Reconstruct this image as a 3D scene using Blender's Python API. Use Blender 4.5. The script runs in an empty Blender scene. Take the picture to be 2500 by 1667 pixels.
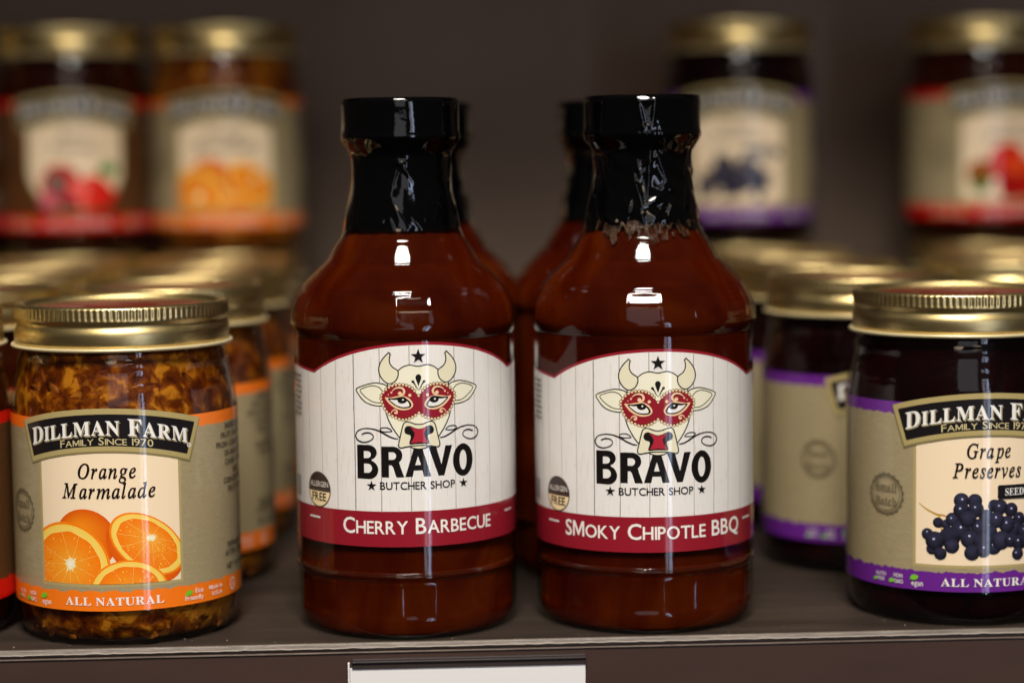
import bpy, math, random
import numpy as np
import mathutils.noise as mnoise
from mathutils import Matrix, Vector
from mathutils.geometry import tessellate_polygon

sc = bpy.context.scene
rng = random.Random(7)
R_ = math.radians

# ------------------------------------------------------------------ camera
cam_d = bpy.data.cameras.new('camera')
cam = bpy.data.objects.new('camera', cam_d)
sc.collection.objects.link(cam)
sc.camera = cam
cam_d.sensor_width = 36.0
cam_d.lens = 74.88
cam_d.clip_start = 0.02
cam_d.clip_end = 50
cam.matrix_world = (Matrix.Translation((0, -0.6585, 0.155)) @ Matrix.Rotation(R_(-2.6), 4, 'Z')
                    @ Matrix.Rotation(R_(90 - 5.2), 4, 'X') @ Matrix.Rotation(R_(-0.7), 4, 'Z'))
cam_d.dof.use_dof = True
cam_d.dof.focus_distance = 0.664
cam_d.dof.aperture_fstop = 3.9
cam_d.dof.aperture_blades = 0

# ------------------------------------------------------------------ world and lamps
sc.view_settings.view_transform = 'Standard'
sc.view_settings.look = 'None'
sc.view_settings.exposure = 0.0
sc.cycles.use_denoising = True
sc.cycles.max_bounces = 10
sc.cycles.transparent_max_bounces = 24
sc.cycles.sample_clamp_indirect = 6.0
world = bpy.data.worlds.new('World')
sc.world = world
world.use_nodes = True
wn = world.node_tree
bg = wn.nodes['Background']
tc = wn.nodes.new('ShaderNodeTexCoord')
sx = wn.nodes.new('ShaderNodeSeparateXYZ')
cr = wn.nodes.new('ShaderNodeValToRGB')
mr = wn.nodes.new('ShaderNodeMapRange')
wn.links.new(tc.outputs['Generated'], sx.inputs[0])
wn.links.new(sx.outputs['Z'], mr.inputs['Value'])
mr.inputs['From Min'].default_value = -1
mr.inputs['From Max'].default_value = 1
wn.links.new(mr.outputs[0], cr.inputs[0])
e = cr.color_ramp.elements
e[0].position = 0.25; e[0].color = (0.16, 0.115, 0.085, 1)
e[1].position = 0.9; e[1].color = (0.36, 0.32, 0.27, 1)
m = cr.color_ramp.elements.new(0.52); m.color = (0.26, 0.21, 0.17, 1)
wn.links.new(cr.outputs[0], bg.inputs[0])
bg.inputs[1].default_value = 0.10


def area(name, loc, target, sx_, sy_, radiance, col, spread=180):
    l = bpy.data.lights.new(name, 'AREA')
    l.shape = 'ELLIPSE' if 'ceiling' in name else 'RECTANGLE'; l.size = sx_; l.size_y = sy_
    l.energy = radiance * math.pi * sx_ * sy_ * (math.pi / 4 if 'ceiling' in name else 1)
    l.color = col
    l.spread = R_(spread)
    o = bpy.data.objects.new(name, l)
    o.location = loc
    o.rotation_euler = (Vector(target) - Vector(loc)).to_track_quat('-Z', 'Y').to_euler()
    sc.collection.objects.link(o)
    return o


area('ceiling_light', (-0.02, -0.90, 1.45), (0, -0.14, 0.05), 0.48, 0.48, 12.9, (1.0, 0.93, 0.84), 70)
area('ceiling_light_far', (-0.35, -2.3, 1.75), (0, 0, 0.1), 0.5, 0.3, 6, (1.0, 0.76, 0.52))
area('ceiling_light_side', (0.55, -2.5, 1.7), (0, 0, 0.1), 0.45, 0.3, 6, (1.0, 0.76, 0.52))
area('window_pane_light', (0.66, -1.50, 0.05), (0, 0, 0.05), 0.07, 1.1, 9.5, (0.60, 0.72, 1.0))
area('window_frame_light', (0.55, -1.52, 0.05), (0, 0, 0.05), 0.07, 1.05, 3.6, (0.88, 0.86, 1.0))
area('shop_front_light', (0.0, -3.0, 1.0), (0, 0, 0.12), 1.15, 1.75, 0.85, (0.93, 0.94, 1.0))


# ------------------------------------------------------------------ materials
def lin(c):
    c = c / 255.0
    return c / 12.92 if c <= 0.04045 else ((c + 0.055) / 1.055) ** 2.4


def C(r, g, b, k=1.12):
    return tuple(min(0.88, lin(v) * k) for v in (r, g, b))


def mat(name):
    m = bpy.data.materials.new(name)
    m.use_nodes = True
    return m, m.node_tree, m.node_tree.nodes['Principled BSDF']


def simple(name, col, rough=0.5, metal=0.0, coat=0.0, spec=0.5):
    m, nt, p = mat(name)
    p.inputs['Base Color'].default_value = (*col, 1)
    p.inputs['Roughness'].default_value = rough
    p.inputs['Metallic'].default_value = metal
    p.inputs['Coat Weight'].default_value = coat
    p.inputs['Coat Roughness'].default_value = 0.05
    p.inputs['Specular IOR Level'].default_value = spec
    return m


def noise_node(nt, scale, detail=4, rough=0.55, vec=None, dist=0.0):
    n = nt.nodes.new('ShaderNodeTexNoise')
    n.inputs['Scale'].default_value = scale
    n.inputs['Detail'].default_value = detail
    n.inputs['Roughness'].default_value = rough
    n.inputs['Distortion'].default_value = dist
    if vec is not None:
        nt.links.new(vec, n.inputs['Vector'])
    return n


def ramp(nt, src, stops):
    r = nt.nodes.new('ShaderNodeValToRGB')
    el = r.color_ramp.elements
    el[0].position, el[0].color = stops[0][0], (*stops[0][1], 1)
    el[1].position, el[1].color = stops[-1][0], (*stops[-1][1], 1)
    for p, c in stops[1:-1]:
        x = el.new(p); x.color = (*c, 1)
    nt.links.new(src, r.inputs[0])
    return r


def mapped(nt, kind, scale):
    t = nt.nodes.new('ShaderNodeTexCoord')
    mp = nt.nodes.new('ShaderNodeMapping')
    mp.inputs['Scale'].default_value = scale
    nt.links.new(t.outputs[kind], mp.inputs['Vector'])
    return mp.outputs[0]


def bump(nt, p, src, strength, dist):
    b = nt.nodes.new('ShaderNodeBump')
    b.inputs['Strength'].default_value = strength
    b.inputs['Distance'].default_value = dist
    nt.links.new(src, b.inputs['Height'])
    nt.links.new(b.outputs[0], p.inputs['Normal'])
    return b


def mixcol(nt, a, b, fac, mode='MIX'):
    x = nt.nodes.new('ShaderNodeMix')
    x.data_type = 'RGBA'; x.blend_type = mode
    for s, v in ((6, a), (7, b)):
        if isinstance(v, tuple):
            x.inputs[s].default_value = (*v, 1)
        else:
            nt.links.new(v, x.inputs[s])
    if isinstance(fac, float):
        x.inputs[0].default_value = fac
    else:
        nt.links.new(fac, x.inputs[0])
    return x.outputs[2]


def print_mat(name, kind):
    m, nt, p = mat(name)
    at = nt.nodes.new('ShaderNodeAttribute'); at.attribute_name = 'Col'
    col = at.outputs['Color']
    if kind == 'boards':
        v = mapped(nt, 'UV', (1.0, 0.05, 1))
        n1 = noise_node(nt, 3.2, 5, 0.6, v, 0.3)
        v2 = mapped(nt, 'UV', (1.0, 0.09, 1))
        n2 = noise_node(nt, 1.3, 6, 0.7, v2, 0.6)
        r1 = ramp(nt, n1.outputs['Fac'], [(0.3, (0.92, 0.90, 0.88)), (0.55, (1, 1, 1)), (0.8, (0.97, 0.96, 0.95))])
        r2 = ramp(nt, n2.outputs['Fac'], [(0.58, (1, 1, 1)), (0.70, (0.86, 0.74, 0.64)), (0.8, (0.72, 0.58, 0.5))])
        col = mixcol(nt, col, r1.outputs[0], 0.9, 'MULTIPLY')
        col = mixcol(nt, col, r2.outputs[0], 0.75, 'MULTIPLY')
    if kind == 'parchment':
        v = mapped(nt, 'UV', (0.16, 0.55, 1))
        n1 = noise_node(nt, 1.0, 3, 0.5, v, 1.5)
        r1 = ramp(nt, n1.outputs['Fac'], [(0.44, (1, 1, 1)), (0.485, (0.78, 0.76, 0.72)), (0.50, (1, 1, 1)),
                                         (0.56, (0.95, 0.94, 0.92)), (0.585, (0.80, 0.78, 0.74)), (0.61, (0.97, 0.96, 0.95))])
        col = mixcol(nt, col, r1.outputs[0], 0.8, 'MULTIPLY')
    nt.links.new(col, p.inputs['Base Color'])
    p.inputs['Roughness'].default_value = 0.42
    p.inputs['Specular IOR Level'].default_value = 0.12
    p.inputs['Coat Weight'].default_value = 0.9
    p.inputs['Coat Roughness'].default_value = 0.07
    t = mapped(nt, 'Object', (1, 1, 0.5))
    nb = noise_node(nt, 220, 2, 0.5, t)
    bump(nt, p, nb.outputs['Fac'], 0.05, 0.0005)
    return m


M_print = print_mat('printed_paper', 'plain')
M_boards = print_mat('printed_white_boards', 'boards')
M_parch = print_mat('printed_parchment', 'parchment')

# thin clear glass
m, nt, p = mat('clear_glass')
nt.nodes.remove(p)
fr = nt.nodes.new('ShaderNodeFresnel')
# a thin wall: the same reflectance from either side, so no total reflection on the way out
ge = nt.nodes.new('ShaderNodeNewGeometry')
io = nt.nodes.new('ShaderNodeMapRange')
io.inputs['To Min'].default_value = 1.5; io.inputs['To Max'].default_value = 1 / 1.5
nt.links.new(ge.outputs['Backfacing'], io.inputs['Value']); nt.links.new(io.outputs[0], fr.inputs['IOR'])
tr = nt.nodes.new('ShaderNodeBsdfTransparent'); tr.inputs[0].default_value = (0.95, 0.96, 0.94, 1)
gl = nt.nodes.new('ShaderNodeBsdfGlossy'); gl.inputs['Roughness'].default_value = 0.045
mx = nt.nodes.new('ShaderNodeMixShader')
v = mapped(nt, 'Object', (1, 1, 0.6))
nb = noise_node(nt, 90, 2, 0.5, v)
b = nt.nodes.new('ShaderNodeBump'); b.inputs['Strength'].default_value = 0.12; b.inputs['Distance'].default_value = 0.0008
nt.links.new(nb.outputs['Fac'], b.inputs['Height'])
nt.links.new(b.outputs[0], gl.inputs['Normal']); nt.links.new(b.outputs[0], fr.inputs['Normal'])
nt.links.new(fr.outputs[0], mx.inputs[0]); nt.links.new(tr.outputs[0], mx.inputs[1]); nt.links.new(gl.outputs[0], mx.inputs[2])
nt.links.new(mx.outputs[0], nt.nodes['Material Output'].inputs[0])
M_glass = m


def content(name, stops, scale, vec_scale=(1, 1, 1), rough=0.35, dist=1.0, bmp=0.4):
    m, nt, p = mat(name)
    v = mapped(nt, 'Object', vec_scale)
    n = noise_node(nt, scale, 4, 0.55, v, dist)
    r = ramp(nt, n.outputs['Fac'], stops)
    nt.links.new(r.outputs[0], p.inputs['Base Color'])
    p.inputs['Roughness'].default_value = rough
    p.inputs['Specular IOR Level'].default_value = 0.0 if name == 'barbecue_sauce' else 0.05
    p.inputs['Diffuse Roughness'].default_value = 1.0
    bump(nt, p, n.outputs['Fac'], bmp, 0.002)
    return m


M_sauce = content('barbecue_sauce', [(0.32, (0.026, 0.0017, 0.0003)), (0.50, (0.045, 0.0040, 0.0004)), (0.68, (0.074, 0.0105, 0.0007))],
                  30, (1, 1, 0.5), 0.4, 0.9, 0.15)
m, nt, p = mat('orange_marmalade')
v = mapped(nt, 'Object', (1, 1, 1))
n = noise_node(nt, 210, 3, 0.5, v, 0.5)
nb2 = noise_node(nt, 48, 3, 0.55, mapped(nt, 'Object', (1, 1, 0.8)), 0.3)
mm = nt.nodes.new('ShaderNodeMath'); mm.operation = 'MULTIPLY_ADD'
mm.inputs[1].default_value = 0.75
nt.links.new(nb2.outputs['Fac'], mm.inputs[0]); nt.links.new(n.outputs['Fac'], mm.inputs[2])
r = ramp(nt, mm.outputs[0], [(0.68, (0.045, 0.006, 0.0003)), (0.82, (0.100, 0.018, 0.0005)), (0.93, (0.21, 0.054, 0.0015)), (1.04, (0.38, 0.135, 0.007))])
nt.links.new(r.outputs[0], p.inputs['Base Color'])
p.inputs['Roughness'].default_value = 0.4
p.inputs['Specular IOR Level'].default_value = 0.1
bump(nt, p, mm.outputs[0], 0.5, 0.002)
M_marm = m
M_red = content('berry_preserve', [(0.3, (0.012, 0.0015, 0.0004)), (0.6, (0.035, 0.005, 0.001)), (0.8, (0.09, 0.014, 0.002))],
                90, (1, 1, 1), 0.3, 1.0, 0.6)
M_grape = content('grape_preserve', [(0.35, (0.004, 0.0008, 0.0010)), (0.65, (0.010, 0.0015, 0.0018)), (0.85, (0.024, 0.003, 0.003))],
                  60, (1, 1, 1), 0.3, 1.0, 0.5)
m, nt, p = mat('orange_peel')
at = nt.nodes.new('ShaderNodeAttribute'); at.attribute_name = 'Col'
nt.links.new(at.outputs['Color'], p.inputs['Base Color'])
p.inputs['Roughness'].default_value = 0.35
p.inputs['Subsurface Weight'].default_value = 0.0
p.inputs['Specular IOR Level'].default_value = 0.1
M_peel = m

# gold lid
m, nt, p = mat('gold_lacquered_tin')
v = mapped(nt, 'Object', (1, 1, 8))
n = noise_node(nt, 120, 3, 0.6, v)
r = ramp(nt, n.outputs['Fac'], [(0.3, (0.68, 0.52, 0.22)), (0.7, (0.82, 0.65, 0.31))])
nt.links.new(r.outputs[0], p.inputs['Base Color'])
p.inputs['Metallic'].default_value = 1
p.inputs['Roughness'].default_value = 0.34
n2 = noise_node(nt, 260, 2, 0.5)
bump(nt, p, n2.outputs['Fac'], 0.06, 0.0006)
M_gold = m
M_rim = simple('pale_gold_rim', (0.66, 0.56, 0.32), 0.38, 0.35)
M_lidprint = simple('red_lid_print', (0.13, 0.018, 0.010), 0.30)
M_lidtop = simple('dark_gold_lid_top', (0.28, 0.22, 0.10), 0.25, 1.0)

m, nt, p = mat('black_shrink_film')
p.inputs['Base Color'].default_value = (0.0010, 0.0010, 0.0012, 1)
p.inputs['Roughness'].default_value = 0.06
p.inputs['Specular IOR Level'].default_value = 0.5
v = mapped(nt, 'Object', (1, 1, 0.7))
n = noise_node(nt, 130, 3, 0.55, v, 0.5)
bump(nt, p, n.outputs['Fac'], 0.12, 0.0012)
M_seal = m

m, nt, p = mat('dried_residue')
n = noise_node(nt, 420, 4, 0.65, mapped(nt, 'Object', (1, 1, 0.5)), 1.0)
r = ramp(nt, n.outputs['Fac'], [(0.40, (0.030, 0.009, 0.002)), (0.60, (0.060, 0.028, 0.009)), (0.82, (0.17, 0.12, 0.07))])
nt.links.new(r.outputs[0], p.inputs['Base Color'])
p.inputs['Roughness'].default_value = 0.42
p.inputs['Specular IOR Level'].default_value = 0.3
na = noise_node(nt, 300, 3, 0.6, mapped(nt, 'Object', (1, 1, 0.4)), 0.5)
ra = ramp(nt, na.outputs['Fac'], [(0.40, (0.05, 0.05, 0.05)), (0.56, (0.85, 0.85, 0.85))])
nt.links.new(ra.outputs[0], p.inputs['Alpha'])
bump(nt, p, n.outputs['Fac'], 0.9, 0.0012)
M_residue = m

m, nt, p = mat('brown_laminate')
v = mapped(nt, 'Object', (6, 60, 60))
n = noise_node(nt, 1.6, 6, 0.65, v, 0.4)
r = ramp(nt, n.outputs['Fac'], [(0.3, (0.018, 0.0125, 0.0095)), (0.7, (0.044, 0.031, 0.024))])
nt.links.new(r.outputs[0], p.inputs['Base Color'])
p.inputs['Roughness'].default_value = 0.5
p.inputs['Specular IOR Level'].default_value = 0.25
bump(nt, p, noise_node(nt, 60, 5, 0.6).outputs['Fac'], 0.15, 0.0004)
M_lam = m

m, nt, p = mat('fascia_brown')
v = mapped(nt, 'Object', (7, 1, 40))
n = noise_node(nt, 1.2, 5, 0.6, v, 0.4)
r = ramp(nt, n.outputs['Fac'], [(0.3, (0.040, 0.021, 0.0165)), (0.7, (0.056, 0.031, 0.024))])
nt.links.new(r.outputs[0], p.inputs['Base Color'])
p.inputs['Roughness'].default_value = 0.55
p.inputs['Specular IOR Level'].default_value = 0.2
bump(nt, p, noise_node(nt, 900, 2, 0.5).outputs['Fac'], 0.12, 0.0002)
M_fascia = m

m, nt, p = mat('chipped_edge_band')
v = mapped(nt, 'Object', (25, 200, 260))
n = noise_node(nt, 2.2, 6, 0.7, v, 0.3)
r = ramp(nt, n.outputs['Fac'], [(0.25, (0.07, 0.054, 0.042)), (0.5, (0.125, 0.10, 0.08)), (0.8, (0.24, 0.20, 0.16))])
nt.links.new(r.outputs[0], p.inputs['Base Color'])
p.inputs['Roughness'].default_value = 0.45
bump(nt, p, n.outputs['Fac'], 0.5, 0.0004)
M_edge = m
M_chip = simple('chipped_laminate_lip', (0.34, 0.29, 0.24), 0.35)

m, nt, p = mat('wall_brown_grey')
v = mapped(nt, 'Object', (1, 1, 1))
n = noise_node(nt, 5, 4, 0.5, v)
r = ramp(nt, n.outputs['Fac'], [(0.3, (0.21, 0.150, 0.112)), (0.7, (0.275, 0.198, 0.150))])
nt.links.new(r.outputs[0], p.inputs['Base Color'])
p.inputs['Roughness'].default_value = 0.6
p.inputs['Specular IOR Level'].default_value = 0.2
M_wall = m
M_clearstrip = simple('price_channel_plastic', (0.040, 0.030, 0.028), 0.18, 0, 0.6)
M_paper = simple('white_price_card', (0.74, 0.73, 0.72), 0.55, 0, 0.2)
M_whiteedge = simple('white_plastic_edge', (0.75, 0.74, 0.72), 0.4)


# ------------------------------------------------------------------ objects
def link(o, parent=None):
    sc.collection.objects.link(o)
    if parent is not None:
        o.parent = parent
    return o


def mesh_obj(name, verts, faces, mats, parent=None, smooth=True, midx=None):
    me = bpy.data.meshes.new(name)
    me.from_pydata([tuple(v) for v in verts], [], faces)
    for mm in (mats if isinstance(mats, (list, tuple)) else [mats]):
        me.materials.append(mm)
    if smooth:
        me.polygons.foreach_set('use_smooth', [True] * len(me.polygons))
    if midx is not None:
        me.polygons.foreach_set('material_index', midx)
    me.update()
    return link(bpy.data.objects.new(name, me), parent)


def tag(o, label=None, cat=None, group=None, kind=None):
    if label: o['label'] = label
    if cat: o['category'] = cat
    if group: o['group'] = group
    if kind: o['kind'] = kind
    return o


def empty(name, loc, rz=0):
    o = bpy.data.objects.new(name, None)
    o.empty_display_size = 0.02
    o.location = loc
    o.rotation_euler = (0, 0, rz)
    return link(o)


def catmull(pts, n=6, closed=False):
    P = [np.array(p, float) for p in pts]
    out = []
    N = len(P)
    for i in range(N if closed else N - 1):
        p0 = P[(i - 1) % N] if closed or i > 0 else P[0]
        p1 = P[i]; p2 = P[(i + 1) % N]
        p3 = P[(i + 2) % N] if closed or i + 2 < N else P[-1]
        for k in range(n):
            t = k / n
            out.append(0.5 * ((2 * p1) + (-p0 + p2) * t + (2 * p0 - 5 * p1 + 4 * p2 - p3) * t * t + (-p0 + 3 * p1 - 3 * p2 + p3) * t ** 3))
    if not closed:
        out.append(P[-1])
    return out


def profile(pts, step, n=8):
    """smooth (r,z) profile in mm resampled to about step mm, in metres"""
    c = np.array(catmull(pts, n))
    d = np.r_[0, np.cumsum(np.hypot(*np.diff(c, axis=0).T))]
    s = np.linspace(0, d[-1], max(2, int(d[-1] / step) + 1))
    return np.stack([np.interp(s, d, c[:, 0]), np.interp(s, d, c[:, 1])], 1) / 1000


def lathe(name, prof, seg, material, parent=None, disp=None, cap0=True, cap1=True):
    th = np.arange(seg) * 2 * math.pi / seg
    verts = []
    for r, z in prof:
        rr = np.full(seg, r)
        zz = np.full(seg, z)
        if disp is not None:
            rr = rr + disp(th, z)
        verts.append(np.stack([rr * np.sin(th), -rr * np.cos(th), zz], 1))
    V = np.concatenate(verts)
    F = []
    for i in range(len(prof) - 1):
        a = i * seg; b = a + seg
        for j in range(seg):
            k = (j + 1) % seg
            F.append((a + j, a + k, b + k, b + j))
    n = len(prof)
    if cap0: F.append(tuple(range(seg - 1, -1, -1)))
    if cap1: F.append(tuple(range((n - 1) * seg, n * seg)))
    return mesh_obj(name, V, F, material, parent)


# ------------------------------------------------------------------ flat print artwork wrapped round a cylinder
def text_raw(s, bold=0.0, res=3):
    c = bpy.data.curves.new('t', 'FONT')
    c.body = s; c.size = 1.0; c.offset = bold; c.resolution_u = res
    o = bpy.data.objects.new('t', c)
    me = bpy.data.meshes.new_from_object(o)
    me.calc_loop_triangles()
    co = np.empty(len(me.vertices) * 3); me.vertices.foreach_get('co', co)
    co = co.reshape(-1, 3)[:, :2]
    ti = np.empty(len(me.loop_triangles) * 3, dtype=np.int32); me.loop_triangles.foreach_get('vertices', ti)
    t = co[ti.reshape(-1, 3)]
    bpy.data.objects.remove(o); bpy.data.curves.remove(c); bpy.data.meshes.remove(me)
    return t


CAP = {}


def sans_m(bold):
    h = text_raw('H'); t = h[..., 1].max(); w = .66; b = .085 + bold * 2
    P = [(0, 0), (0, t), (b * 1.25, t), (w / 2, t * .34), (w - b * 1.25, t), (w, t), (w, 0), (w - b, 0), (w - b, t * .70), (w / 2 + .03, t * .06), (w / 2 - .03, t * .06), (b, t * .70), (b, 0)]
    return np.array([[P[i] for i in tr] for tr in tessellate_polygon([[Vector((x, y, 0)) for x, y in P]])], float)


def italic(s):
    return ''.join(chr(0x1D434 + ord(c) - 65) if c.isupper() else ('\u210e' if c == 'h' else chr(0x1D44E + ord(c) - 97)) if c.islower() else c for c in s)


def serif(s):
    return ''.join(chr(0x1D400 + ord(c) - 65) if c.isupper() else chr(0x1D41A + ord(c) - 97) if c.islower() else c for c in s)


class Art:
    def __init__(s):
        s.T = []; s.K = []; s.L = []; s.M = []; s.lay = 0

    def add(s, tris, col, mat=0, up=True):
        tris = np.asarray(tris, float)
        if len(tris) == 0: return
        if up: s.lay += 1
        col = np.asarray(col, float)
        if col.ndim == 1: col = np.broadcast_to(col, (len(tris), 3, 3))
        s.T.append(tris); s.K.append(np.array(col)); s.L.append(np.full(len(tris), s.lay)); s.M.append(np.full(len(tris), mat))

    def poly(s, pts, col, mat=0, holes=(), up=True):
        loops = [[Vector((p[0], p[1], 0)) for p in l] for l in [pts, *holes]]
        flat = [p for l in loops for p in l]
        tr = [[(flat[i].x, flat[i].y) for i in t] for t in tessellate_polygon(loops)]
        s.add(tr, col, mat, up)

    def fan(s, cx, cy, pts, cc, ce, mat=0, up=True):
        n = len(pts)
        tr = [[(cx, cy), pts[i], pts[(i + 1) % n]] for i in range(n)]
        k = [[cc, ce if not callable(ce) else ce(pts[i]), ce if not callable(ce) else ce(pts[(i + 1) % n])] for i in range(n)]
        s.add(tr, k, mat, up)

    def circle(s, cx, cy, r, col, n=18, ry=None, up=True):
        ry = ry or r
        p = [(cx + r * math.cos(a), cy + ry * math.sin(a)) for a in np.linspace(0, 2 * math.pi, n, endpoint=False)]
        s.fan(cx, cy, p, col, col, 0, up)

    def stroke(s, pts, w, col, closed=False, up=True, smooth=4):
        P = np.array(catmull(pts, smooth, closed)) if smooth else np.array(pts, float)
        if hasattr(s, 'ew'): w = np.asarray(w) * s.ew
        if closed: P = np.vstack([P, P[:1]])
        n = len(P)
        d = np.gradient(P, axis=0)
        if closed:
            d[0] = d[-1] = P[1] - P[-2]
        d /= np.maximum(np.hypot(d[:, 0], d[:, 1]), 1e-9)[:, None]
        nn = np.stack([-d[:, 1], d[:, 0]], 1)
        ww = (np.interp(np.linspace(0, 1, n), np.linspace(0, 1, len(w)), w) if hasattr(w, '__len__') else np.full(n, w)) / 2
        A = P + nn * ww[:, None]; B = P - nn * ww[:, None]
        tr = []
        for i in range(n - 1):
            tr += [[A[i], B[i], B[i + 1]], [A[i], B[i + 1], A[i + 1]]]
        s.add(tr, col, 0, up)

    def text(s, runs, u0, u1, v, cap, col, bold=0.0, base=None, up=True, rot=0, uc=None, sp=0.0):
        """runs: str or [(str, scale)]; fitted between u0 and u1 (u1 None: natural width)"""
        if isinstance(runs, str): runs = [(runs, 1.0)]
        x = 0; parts = []
        for st, k in runs:
            for ch in st:
                if ch == ' ': x += 0.30 * k; continue
                t = sans_m(bold) if ch == 'M' else text_raw(ch, bold)
                w0, w1 = t[..., 0].min(), t[..., 0].max()
                t = t.copy(); t[..., 0] -= w0; t *= k
                t[..., 0] += x
                if ch in '1I.,': t[..., 0] += 0.02 * k
                x += (w1 - w0) * k + (0.065 + sp) * k
                parts.append(t)
        T = np.concatenate(parts)
        if 'H' not in CAP: CAP['H'] = text_raw('H')[..., 1].max()
        sy = cap / CAP['H']
        wid = T[..., 0].max()
        sxx = (u1 - u0) / wid if u1 is not None else sy
        T = T * np.array([sxx, sy])
        if uc is not None: T[..., 0] += uc - wid * sxx / 2
        else: T[..., 0] += u0
        T[..., 1] += v
        if rot:
            c, sn = math.cos(rot), math.sin(rot)
            x0 = T[..., 0].mean(); X = T[..., 0] - x0; Y = T[..., 1] - v
            T = np.stack([x0 + X * c - Y * sn, v + X * sn + Y * c], -1)
        if base is not None: T[..., 1] += base(T[..., 0])
        s.add(T, col, 0, up)

    def clip(s, i0, ax, val, sign):
        """clip everything added from list index i0 on"""
        for q in range(i0, len(s.T)):
            To, Ko = [], []
            for t, k in zip(s.T[q], s.K[q]):
                pts = [np.r_[t[i], k[i]] for i in range(3)]
                out = []
                for i in range(3):
                    a, b = pts[i], pts[(i + 1) % 3]
                    da, db = sign * (a[ax] - val), sign * (b[ax] - val)
                    if da >= 0: out.append(a)
                    if da * db < 0: out.append(a + (b - a) * da / (da - db))
                for i in range(1, len(out) - 1):
                    To.append([out[0][:2], out[i][:2], out[i + 1][:2]]); Ko.append([out[0][2:], out[i][2:], out[i + 1][2:]])
            s.T[q] = np.array(To).reshape(-1, 3, 2); s.K[q] = np.array(Ko).reshape(-1, 3, 3)
            s.L[q] = np.full(len(To), s.L[q][0] if len(s.L[q]) else 0); s.M[q] = np.full(len(To), s.M[q][0] if len(s.M[q]) else 0)

    def mesh(s, name, R, step=0.8, eps=0.005):
        T = np.concatenate(s.T); K = np.concatenate(s.K); L = np.concatenate(s.L); M = np.concatenate(s.M)
        lo, hi = T[..., 0].min(), T[..., 0].max()
        for g in np.arange(math.floor(lo / step) * step, hi, step) + 1e-4:
            d = T[..., 0] - g
            sg = d > 0
            cnt = sg.sum(1)
            hit = (cnt == 1) | (cnt == 2)
            if not hit.any(): continue
            t = np.concatenate([T[hit], K[hit]], -1); dd = d[hit]; ss = sg[hit]; c = cnt[hit]
            lone = np.where((c == 1)[:, None], ss, ~ss).argmax(1)
            idx = (lone[:, None] + np.arange(3)) % 3
            t = np.take_along_axis(t, idx[..., None], 1); dd = np.take_along_axis(dd, idx, 1)
            A, B, D = t[:, 0], t[:, 1], t[:, 2]
            p1 = A + (B - A) * (dd[:, 0] / (dd[:, 0] - dd[:, 1]))[:, None]
            p2 = A + (D - A) * (dd[:, 0] / (dd[:, 0] - dd[:, 2]))[:, None]
            new = np.concatenate([np.stack([A, p1, p2], 1), np.stack([p1, B, D], 1), np.stack([p1, D, p2], 1)])
            T = np.concatenate([T[~hit], new[..., :2]]); K = np.concatenate([K[~hit], new[..., 2:]])
            L = np.concatenate([L[~hit], np.tile(L[hit], 3)]); M = np.concatenate([M[~hit], np.tile(M[hit], 3)])
        # drop slivers, orient
        a = (T[:, 1, 0] - T[:, 0, 0]) * (T[:, 2, 1] - T[:, 0, 1]) - (T[:, 2, 0] - T[:, 0, 0]) * (T[:, 1, 1] - T[:, 0, 1])
        fl = a < 0
        T[fl] = T[fl][:, ::-1]; K[fl] = K[fl][:, ::-1]
        ok = np.abs(a) > 1e-7
        T, K, L, M = T[ok], K[ok], L[ok], M[ok]
        th = T[..., 0] / (R * 1000)
        r = (R + L * eps / 1000)[:, None]
        V = np.stack([r * np.sin(th), -r * np.cos(th), T[..., 1] / 1000], -1).reshape(-1, 3)
        N = np.stack([np.sin(th), -np.cos(th), np.zeros_like(th)], -1).reshape(-1, 3)
        n = len(T)
        me = bpy.data.meshes.new(name)
        me.from_pydata(V.tolist(), [], np.arange(3 * n).reshape(-1, 3).tolist())
        for mm in (M_print, M_boards, M_parch): me.materials.append(mm)
        me.polygons.foreach_set('material_index', M.astype(np.int32))
        me.polygons.foreach_set('use_smooth', [True] * n)
        ca = me.color_attributes.new('Col', 'FLOAT_COLOR', 'CORNER')
        ca.data.foreach_set('color', np.concatenate([K.reshape(-1, 3), np.ones((3 * n, 1))], 1).ravel())
        uv = me.uv_layers.new(name='UVMap')
        uv.data.foreach_set('uv', T.reshape(-1, 2).ravel())
        me.update()
        me.normals_split_custom_set_from_vertices(N.tolist())
        return me


# ---- sauce bottle label (units mm; origin on the label's centre line, v = height over the shelf)
BLK = C(22, 18, 16, 1.0); WHT = (0.78, 0.755, 0.715); CRM = (0.74, 0.69, 0.50); CRM2 = (0.80, 0.77, 0.60)
CRIM = (0.26, 0.010, 0.021); BEAD = (0.80, 0.56, 0.33)


def star(a, cx, cy, r, col, up=True):
    p = []
    for k in range(10):
        rr = r if k % 2 == 0 else r * 0.40
        t = math.pi / 2 + k * math.pi / 5
        p.append((cx + rr * math.cos(t), cy + rr * math.sin(t)))
    a.fan(cx, cy, p, col, col, 0, up)


def em(p, side=1):
    dx = p[0] - 818; dy = p[1] - 800
    return (side * (0.0264 * dx + 3.5e-9 * dx ** 3), 72.0 - 0.02654 * dy - 1.34e-6 * dx * dx)


EW = 1.15


def ems(pts, side=1): return [em(p, side) for p in pts]


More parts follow.
